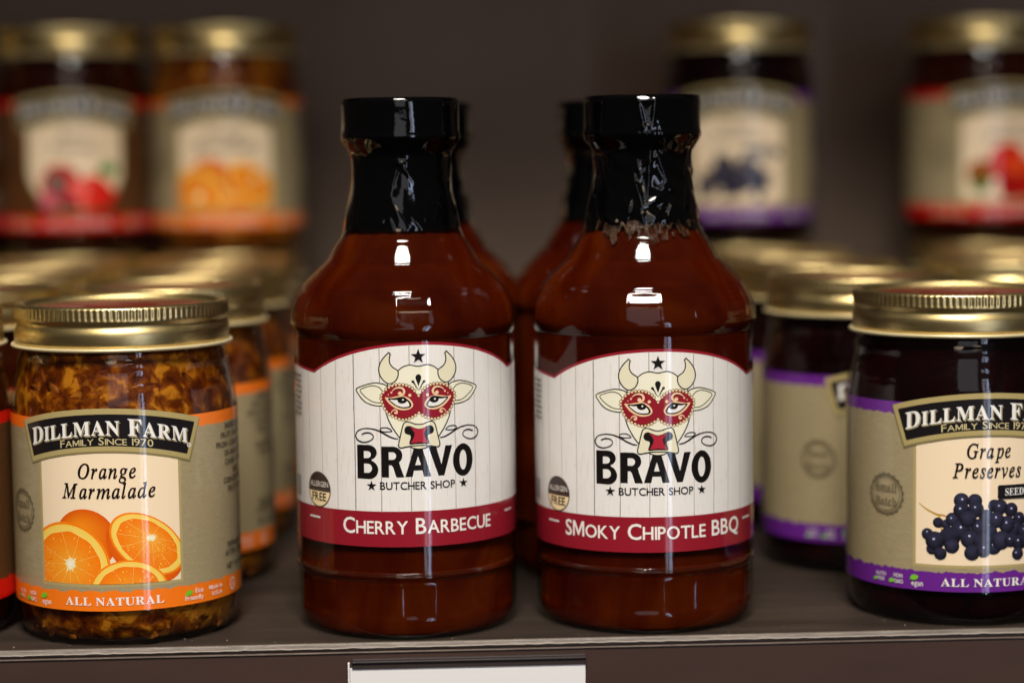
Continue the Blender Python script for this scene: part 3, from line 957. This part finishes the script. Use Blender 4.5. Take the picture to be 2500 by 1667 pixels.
def make_seal(kind):
    r2 = random.Random(11 if kind == 'smooth' else 23)
    if kind == 'smooth':
        folds = [(-.02, 150.5, .0, 3.6, .5, .50), (.12, 147.5, -.9, 3.5, .45, .45), (-.14, 145.5, 1.3, 4.0, .5, .35), (.02, 142.0, 1.5, 5.5, 2.6, .30), (-.35, 131.5, 1.2, 2.2, .4, .45), (-.18, 131.0, 1.9, 2.4, .35, .5), (.28, 131.2, 2.2, 2.6, .35, .5), (.18, 154.5, .2, 2.5, .6, .3), (.6, 132, 1.0, 2.0, .4, .4), (-.7, 133, 1.7, 2, .4, .3)]
        nrnd, amp = 46, .32
    else:
        folds = [(.05, 150.5, .55, 5.0, .45, .75), (.30, 147.5, 1.95, 5.0, .5, .80), (.02, 146.0, 1.52, 6.0, .55, .70), (-.20, 141.5, 1.85, 5.0, .6, .85), (.42, 141.0, -.35, 3.0, .5, .7), (.10, 137.5, .45, 4.0, .6, .7), (.40, 134.5, 1.2, 4.5, .7, .8), (-.35, 134.5, 1.4, 3.2, .5, .6), (-.65, 131.5, -.5, 2.5, .5, .8), (-.1, 131.5, 1.8, 2.5, .5, .6),
                 (-.12, 165, 1.75, 5, .5, .6), (.10, 166.5, 1.45, 4.2, .55, .6), (.0, 169.5, .1, 3, .5, .5), (-.02, 161.2, .1, 3.2, .4, .5), (.9, 150, 1.2, 5, .6, .7), (-.9, 145, 1.9, 5, .6, .6), (.75, 138, 1.2, 4, .6, .7)]
        nrnd, amp = 60, .5
    for _ in range(nrnd):
        folds.append((r2.uniform(-math.pi, math.pi), r2.uniform(130, 157), r2.uniform(.6, 2.6), r2.uniform(2, 6), r2.uniform(.35, .8), r2.uniform(.3, 1) * amp))

    def disp(th, z):
        zz = z * 1000
        d = np.zeros_like(th)
        for f in folds:
            d += fold(th, zz, *f)
        if zz > 159.5 and kind == 'smooth':
            d *= .15
        if zz > 170.9: d *= 0
        d += .10 * np.sin(9 * th + .3 * zz) * (1 if zz < 158 else .25)
        if kind != 'smooth' and zz < 158:
            d += .22 * np.sin(5 * th + 1 + .5 * zz) * np.cos(.45 * zz + 2 * th)
        if zz < 130.0:
            d += .12 * np.sin(23 * th)
        return d / 1000
    o = lathe('neck_seal', seal_profile(), 300, M_seal, None, disp, cap0=False)
    if kind != 'smooth':
        # let the lower hem wander
        me = o.data
        for v_ in me.vertices:
            if v_.co.z < .134:
                t = math.atan2(v_.co.x, -v_.co.y)
                k = (.134 - v_.co.z) / .005
                v_.co.z += k * .001 * (.9 * math.sin(3 * t + 1) + .5 * math.sin(11 * t) + .35 * math.sin(29 * t))
    sc.collection.objects.unlink(o)
    return o


def make_bottle(name, loc, label_mesh, label_rot, label_dz, seal_kind, lab):
    root = empty(name, loc)
    tag(root, lab, 'sauce bottle', 'barbecue sauce bottles')
    pr = profile(BOT, .42, 6)
    lathe('glass', pr, 480, M_glass, root, bottle_disp, cap0=False, cap1=False)
    inner = pr.copy(); inner[:, 0] -= .0012; inner = inner[(inner[:, 1] > .0012) & (inner[:, 1] < .150)]
    inner = inner[::2]
    lathe('sauce', inner, 160, M_sauce, root, bottle_disp)
    if seal_kind != 'smooth':
        for c_ in root.children: c_.rotation_euler = (0, 0, R_(7))
    lb = link(bpy.data.objects.new('label', label_mesh), root)
    lb.rotation_euler = (0, 0, label_rot); lb.location = (0, 0, label_dz)
    s = make_seal(seal_kind)
    link(s, root)
    if seal_kind != 'smooth':
        # lacy dried film hanging under the seal
        ths = np.linspace(-1.0, 1.0, 260); V = []; F = []
        zz = np.array([p[1] for p in pr]); rs = np.array([p[0] for p in pr])
        rows = 44
        nz = lambda x, y, w: mnoise.fractal(Vector((x, y, w)), 1.0, 2.0, 4)
        for i, t in enumerate(ths):
            for j in range(rows):
                z = .1312 - .0105 * j / (rows - 1)
                r = np.interp(z, zz, rs) + float(bottle_disp(np.array([t]), z)[0]) + .00012 + .00030 * abs(nz(t * 22, z * 900, 3.0))
                V.append((r * math.sin(t), -r * math.cos(t), z))
        for i in range(len(ths) - 1):
            for j in range(rows - 1):
                t = ths[i]; dpt = j / rows
                lim = .44 * math.exp(-(t / .55) ** 2) * (1 + .5 * nz(t * 3.2, 1.7, 9)) + .30 * math.exp(-((t + .62) / .10) ** 2) + .25 * math.exp(-((t - .70) / .12) ** 2) + .12
                val = (lim - dpt) * 2.2 + nz(t * 9, dpt * 2.5, 0.3) * 1.1
                if val > 0:
                    a_ = i * rows + j
                    F.append((a_, a_ + 1, a_ + rows + 1, a_ + rows))
        mesh_obj('dried_film', V, F, M_residue, root)
    return root


def copy_tree(o, parent=None):
    c = o.copy(); sc.collection.objects.link(c); c.parent = parent
    for ch in list(o.children): copy_tree(ch, c)
    return c


L_cherry = sauce_label([('C', 1.0), ('HERRY', .82), (' ', 1.0), ('B', 1.0), ('ARBECUE', .82)], (-25.6, 25.6))
L_smoky = sauce_label([('SM', 1.0), ('OKY', .82), (' ', 1.0), ('C', 1.0), ('HIPOTLE', .82), (' ', 1.0), ('BBQ', 1.0)], (-32.4, 31.0))
b1 = make_bottle('sauce_bottle', (-0.0038, .0395, 0), L_cherry, R_(7.1), .0034, 'smooth',
                 'barbecue sauce bottle with smooth black neck seal at the shelf edge, beside the marmalade jars')
b2 = make_bottle('sauce_bottle', (0.0751, .0395, 0), L_smoky, R_(1.04), 0, 'wrinkled',
                 'barbecue sauce bottle with crumpled black neck seal and dried residue, at the shelf edge')
b3 = copy_tree(b1); b3.location = (.0024, .1175, 0); b3.rotation_euler.z = R_(-108)
b3['label'] = 'blurred sauce bottle mostly hidden behind the front bottle that has the smooth neck seal'
b4 = copy_tree(b1); b4.location = (.0720, .1180, 0); b4.rotation_euler.z = R_(103)
b4['label'] = 'blurred sauce bottle mostly hidden behind the front bottle that has the crumpled neck seal'

# ---- jars
JAR = [(29.5, .9), (31.5, 0), (33.4, .8), (35.0, 3.6), (36.1, 8.5), (36.5, 14), (36.5, 30), (36.5, 55), (36.5, 70), (36.35, 74.5), (35.8, 79), (34.9, 83), (34.15, 86), (34.05, 87.2), (34.45, 88.4), (34.0, 89.6), (33.5, 91), (33.2, 95)]


def jar_ripple(th, z):
    zz = z * 1000
    d = 0 * th
    if zz > 72:
        d = d + .05 * math.sin(zz * 1.9) * np.ones_like(th)
    return d / 1000


LIDP = [(34.0, 93.9), (34.3, 94.4), (34.5, 95.2), (34.65, 97), (34.6, 98.6), (34.1, 99.9), (33.75, 100.7), (33.95, 101.5), (34.4, 102.3), (34.45, 103), (34.4, 105.8), (34.1, 106.5), (33.4, 106.95), (32.6, 107.0), (31.9, 106.7), (31.3, 105.7), (30.6, 105.3), (28, 105.25)]


def lid_disp(th, z):
    zz = z * 1000
    w = 1 / (1 + math.exp(-(zz - 102.9) / .12)) * 1 / (1 + math.exp((zz - 106.1) / .15))
    return (-w * .34 * (0.5 - 0.5 * np.cos(th * 108)) ** 1.5) / 1000


protos = {}


def jar_meshes():
    g = lathe('glass_jar', profile(JAR, .8, 6), 128, M_glass, None, jar_ripple, cap1=False)
    inn = profile([(30, 1.9), (32.6, 2.3), (34.2, 4.4), (35.1, 8.8), (35.45, 14), (35.45, 45), (35.4, 70), (35.1, 75.5), (34.4, 80), (33.4, 84.5), (32.7, 88.5), (32.3, 93)], 1.6, 6)
    cts = {}
    for k, mm in (('orange', M_marm), ('grape', M_grape), ('berry', M_red), ('tomato', M_red)):
        o = lathe('preserve', inn, 72, mm); cts[k] = o.data; bpy.data.objects.remove(o)
    lid = lathe('lid', profile(LIDP, .42, 6), 648, M_gold, None, lid_disp, cap0=False, cap1=False)
    # printed disc in the recessed top: raised safety button
    disc = lathe('lid_print', profile([(28.2, 105.27), (22, 105.3), (13, 105.32), (12.2, 105.5), (11, 105.9), (.5, 106.1)], 1, 4), 96, M_lidprint, None, cap0=False)
    disc2 = lathe('lid_top', profile([(31.4, 105.2), (30, 105.15), (20, 105.12), (1, 105.1)], 1.5, 3), 96, M_lidtop, None, cap0=False)
    n, k = 128, 12
    V = []; F = []
    for i in range(n):
        t = 2 * math.pi * i / n
        for j in range(k):
            q = 2 * math.pi * j / k
            r = .03495 + .00078 * math.cos(q); z = .0936 + .00068 * math.sin(q)
            V.append((r * math.sin(t), -r * math.cos(t), z))
    for i in range(n):
        for j in range(k):
            a_ = i * k + j; b_ = i * k + (j + 1) % k; c_ = ((i + 1) % n) * k + (j + 1) % k; d_ = ((i + 1) % n) * k + j
            F.append((a_, d_, c_, b_))
    rim = mesh_obj('lid_rim', V, F, M_rim)
    out = dict(glass=g.data, cts=cts, lid=lid.data, disc=disc.data, disc2=disc2.data, rim=rim.data)
    for o in (g, lid, disc, disc2, rim): bpy.data.objects.remove(o)
    return out


JM = jar_meshes()
BEIGE = C(160, 146, 112, 1.0); BROWN = C(84, 50, 22)
DARKT = C(60, 52, 44); LIGHTT = C(215, 205, 190)
LBL = {
    'orange': jar_label(C(236, 112, 22, 1.15), BEIGE, DARKT, 'orange', [('Orange', -9.0, 9.3, 54.0, 4.5), ('Marmalade', -14.7, 15.2, 47.7, 4.5)]),
    'grape': jar_label(C(98, 34, 130, 1.1), BEIGE, DARKT, 'grape', [('Grape', -6.8, 7.4, 55.2, 4.5), ('Preserves', -11.2, 11.2, 48.9, 4.5)]),
    'berry': jar_label(C(196, 16, 12, 1.1), BROWN, LIGHTT, 'berry', [('Berry', -7, 7, 54, 4), ('Preserves', -11, 11, 48, 4)]),
    'tomato': jar_label(C(190, 12, 8, 1.1), BEIGE, DARKT, 'tomato', [('Tomato', -7, 7, 54, 4), ('Preserves', -11, 11, 48, 4)]),
}


def peel_mesh():
    r2 = random.Random(17)
    V = []; F = []; K = []
    for _ in range(230):
        t = r2.uniform(-math.pi, math.pi); z = r2.choice([r2.uniform(.003, .016), r2.uniform(.066, .090), r2.uniform(.003, .09)])
        rr_ = np.interp(z * 1000, [0, 3.6, 8.5, 14, 70, 79, 86, 92], [31.5, 35, 36.1, 36.5, 36.5, 35.8, 34.1, 33.4]) / 1000 - .0018
        L_ = r2.uniform(.004, .0095); W_ = r2.uniform(.0012, .0024); T_ = r2.uniform(.0003, .0006)
        rot = r2.uniform(0, math.pi); bend = r2.uniform(-.35, .35)
        b0 = len(V)
        sh = r2.random(); col = tuple(a_ + (b_ - a_) * sh for a_, b_ in zip((.11, .024, .001), (.27, .085, .005)))
        n = 8
        for i in range(n):
            s = i / (n - 1) - .5
            wf = W_ * math.sqrt(max(.06, 1 - (2 * s) ** 2))
            for j, (y, d) in enumerate(((-wf, 0), (-wf, T_), (wf, T_), (wf, 0))):
                X = s * L_; Y = y + bend * L_ * (s * s * 4 - .5)
                x2 = X * math.cos(rot) - Y * math.sin(rot); y2 = X * math.sin(rot) + Y * math.cos(rot)
                tt = t + x2 / rr_; r = rr_ + d
                zq = max(.0022, z + y2)
                V.append((r * math.sin(tt), -r * math.cos(tt), zq))
        for i in range(n - 1):
            for j in range(4):
                a_ = b0 + i * 4 + j; b_ = b0 + i * 4 + (j + 1) % 4
                F.append((a_, b_, b_ + 4, a_ + 4)); K.append(col)
        F.append((b0, b0 + 1, b0 + 2, b0 + 3)); K.append(col); e_ = b0 + (n - 1) * 4
        F.append((e_ + 3, e_ + 2, e_ + 1, e_)); K.append(col)
    o = mesh_obj('peel_pieces', V, F, M_peel)
    me = o.data
    ca = me.color_attributes.new('Col', 'FLOAT_COLOR', 'CORNER')
    arr = []
    for p_, k_ in zip(me.polygons, K): arr += [*k_, 1.0] * p_.loop_total
    ca.data.foreach_set('color', arr)
    bpy.data.objects.remove(o)
    return me


PEEL = peel_mesh()


def make_jar(kind):
    root = empty(dict(orange='marmalade_jar', grape='preserves_jar', berry='preserves_jar', tomato='preserves_jar')[kind], (0, 0, 0))
    link(bpy.data.objects.new('glass_jar', JM['glass']), root)
    link(bpy.data.objects.new('preserve', JM['cts'][kind]), root)
    if kind == 'orange':
        link(bpy.data.objects.new('peel_pieces', PEEL), root)['kind'] = 'stuff'
    link(bpy.data.objects.new('label', LBL[kind]), root)
    lid = link(bpy.data.objects.new('lid', JM['lid']), root)
    link(bpy.data.objects.new('lid_rim', JM['rim']), lid)
    link(bpy.data.objects.new('lid_print', JM['disc']), lid)
    link(bpy.data.objects.new('lid_top', JM['disc2']), lid)
    return root


seen = {}
GRP = dict(orange='orange marmalade jars', grape='grape preserves jars', berry='brown labelled preserves jars', tomato='red banded preserves jars')


def place_jar(kind, x, y, z, rot, label):
    if kind not in seen:
        seen[kind] = o = make_jar(kind)
    else:
        o = copy_tree(seen[kind])
    o.location = (x, y, z); o.rotation_euler = (0, 0, R_(rot))
    tag(o, label, 'jar', GRP[kind])
    return o


H = .1071
ROW = [.04, .125, .21, .295, .38]
place_jar('orange', -.0956, ROW[0], 0, -2.2, 'sharp orange marmalade jar at the shelf edge with orange slices on its label')
place_jar('orange', -.0898, ROW[1], 0, -8, 'orange marmalade jar right behind the sharp one at the shelf edge, its orange-banded side showing')
place_jar('orange', -.0864, ROW[2], 0, -5, 'orange marmalade jar third from the shelf edge, only a blurred side strip showing')
place_jar('orange', -.0878, ROW[3], 0, 5, 'marmalade jar fourth from the shelf edge, only its blurred gold lid showing')
place_jar('orange', -.0890, ROW[4], 0, 0, 'marmalade jar in the last row, under the stacked orange-slice jar')
place_jar('orange', -.0893, ROW[4], H, 3, 'blurred marmalade jar with orange slices, stacked on another jar before the back wall')
place_jar('berry', -.1692, ROW[0], 0, -32, 'brown-labelled preserves jar cut off by the left picture edge, beside the sharp marmalade jar')
place_jar('berry', -.1645, ROW[1], 0, -10, 'brown-labelled jar second from the shelf edge, only lid showing at the left picture edge')
place_jar('berry', -.1605, ROW[2], 0, -10, 'brown-labelled jar third from the shelf edge at the far left, only its blurred lid showing')
place_jar('berry', -.1618, ROW[3], 0, 4, 'brown-labelled jar fourth from the shelf edge at the far left, blurred gold lid showing')
place_jar('berry', -.1626, ROW[4], 0, 4, 'brown-labelled jar in the last row, under the stacked red-banded berry jar')
place_jar('berry', -.1626, ROW[4], H, 9, 'blurred brown-labelled jar with red berries, stacked left of the stacked marmalade jar')
place_jar('berry', -.2358, ROW[4], H, 0, 'stacked jar at the extreme left picture edge, only a sliver of red band showing')
place_jar('berry', -.2358, ROW[4], 0, 0, 'jar at the extreme left of the last row, holding up the cut-off stacked jar')
place_jar('grape', .1801, ROW[0], 0, 1.2, 'sharp grape preserves jar with purple band, cut off by the right picture edge')
place_jar('grape', .1655, ROW[1], 0, 17, 'grape preserves jar directly behind the sharp grape jar, round stamp facing forward')
place_jar('grape', .1640, ROW[2], 0, 20, 'grape preserves jar third from the shelf edge, blurred lid and purple sliver showing')
place_jar('grape', .1620, ROW[3], 0, 10, 'grape preserves jar fourth from the shelf edge, only a blurred lid showing')
place_jar('grape', .1600, ROW[4], 0, 10, 'grape preserves jar in the last row, under the stacked grape jar')
place_jar('grape', .1591, ROW[4], H, -10, 'blurred grape jar with purple band, stacked behind the crumpled-seal bottle')
place_jar('tomato', .2440, ROW[2], 0, 10, 'jar third from the shelf edge at the right picture edge, only its blurred lid showing')
place_jar('tomato', .2700, ROW[3], 0, 10, 'jar fourth from the shelf edge at the right picture edge, blurred lid showing')
place_jar('tomato', .2781, ROW[4], 0, 10, 'jar in the last row at the right, under the stacked red-fruit jar')
place_jar('tomato', .2781, ROW[4], H, 8, 'blurred beige-labelled jar with red fruit, stacked high at the right picture edge')


# ------------------------------------------------------------------ shelf, wall, price holder
def box(name, x0, x1, y0, y1, z0, z1, m, parent=None, bev=0.0):
    V = [(x, y, z) for x in (x0, x1) for y in (y0, y1) for z in (z0, z1)]
    F = [(0, 1, 3, 2), (4, 6, 7, 5), (0, 4, 5, 1), (2, 3, 7, 6), (0, 2, 6, 4), (1, 5, 7, 3)]
    o = mesh_obj(name, V, F, m, parent, smooth=False)
    if bev:
        b = o.modifiers.new('bevel', 'BEVEL'); b.width = bev; b.segments = 3
    return o


shelf = empty('shelf', (0, .004, 0)); shelf['kind'] = 'structure'
box('shelf_board', -.9, 1.0, .0008, .47, -.018, 0, M_lam, shelf, .0004)
# edge band with a chipped lower lip: front profile swept along x with small random wear
xs = np.linspace(-.5, .6, 2200)
nr = np.random.RandomState(5)
wear = np.cumsum(nr.normal(0, 1, len(xs))); wear -= np.linspace(wear[0], wear[-1], len(xs)); wear = wear / np.abs(wear).max()
fine = np.convolve(nr.normal(0, 1, len(xs)), np.ones(5) / 5, 'same')
V = []; F = []; MI = []
for i, x in enumerate(xs):
    lip = -.00175 + .00022 * wear[i] + .00010 * fine[i]
    q = .00012 * max(0, fine[i])
    for (y, z) in ((.0009, -.00002), (.0003, -.0001), (0, -.0004), (0 - q * .3, lip + .00035), (-.00022 - q, lip + .0001), (-.00018, lip - .00006), (.0006, lip - .0001), (.0006, -.0024)):
        V.append((x, y, z))
    if i:
        a_ = (i - 1) * 8; b_ = i * 8
        for j in range(7):
            F.append((a_ + j, a_ + j + 1, b_ + j + 1, b_ + j)); MI.append(1 if j in (3, 4) else 0)
mesh_obj('edge_band', V, F, [M_edge, M_chip], shelf, True, MI)
# fascia below; a thin pale strip stands in for the highlight on its arris
box('fascia', -.9, 1.0, -.0006, .0005, -.08, -.0026, M_fascia, shelf, .00025)
box('fascia_highlight', -.9, 1.0, -.0010, -.0004, -.0031, -.0027, M_edge, shelf, .0001)
wall = box('back_wall', -1.2, 1.4, .476, .49, -.3, .9, M_wall)
wall['kind'] = 'structure'
up = box('added_shade_board', -.9, 1.0, .122, .474, .425, .443, M_lam)  # added board above the frame, unseen, shading the back rows and wall
up['kind'] = 'structure'

ph = empty('price_label_holder', (.0247, .0030, -.008))
tag(ph, 'white price card in a dark plastic channel on the shelf front under the sauce bottles', 'price holder')
x0, x1 = -.0190 - .028, .0553 - .028
box('channel_strip', x0 + .0006, x1 + .0002, -.0016, .0004, .0001, .0034, M_clearstrip, ph, .0003)
box('channel_lip', x0 + .0006, x1 + .0002, -.0022, -.0014, .0022, .0027, M_clearstrip, ph, .0002)
box('price_card', x0, x1, -.0012, -.0008, -.03, .0005, M_paper, ph, .0001)
box('card_edge', x0 - .0007, x0 - .0001, -.0017, -.0002, -.03, .0022, M_whiteedge, ph, .0001)
# crumbs and dust on the shelf edge
V = []; F = []
for _ in range(60):
    x = rng.uniform(-.16, .22); y = .006 + abs(rng.gauss(0, .012)); s = rng.uniform(.00005, .00015)
    b0 = len(V)
    for dx, dy, dz in ((-1, -1, 0), (1, -.8, 0), (.7, 1, 0), (-.9, .8, 0), (0, 0, 1.2)):
        V.append((x + dx * s * rng.uniform(.6, 1.4), y + dy * s, .00003 + dz * s))
    F += [(b0, b0 + 1, b0 + 4), (b0 + 1, b0 + 2, b0 + 4), (b0 + 2, b0 + 3, b0 + 4), (b0 + 3, b0, b0 + 4)]
o = mesh_obj('dust', V, F, simple('pale_dust', (.55, .5, .45), .6), smooth=False)
tag(o, 'tiny pale crumbs of dust scattered along the shelf edge', 'dust', None, 'stuff')
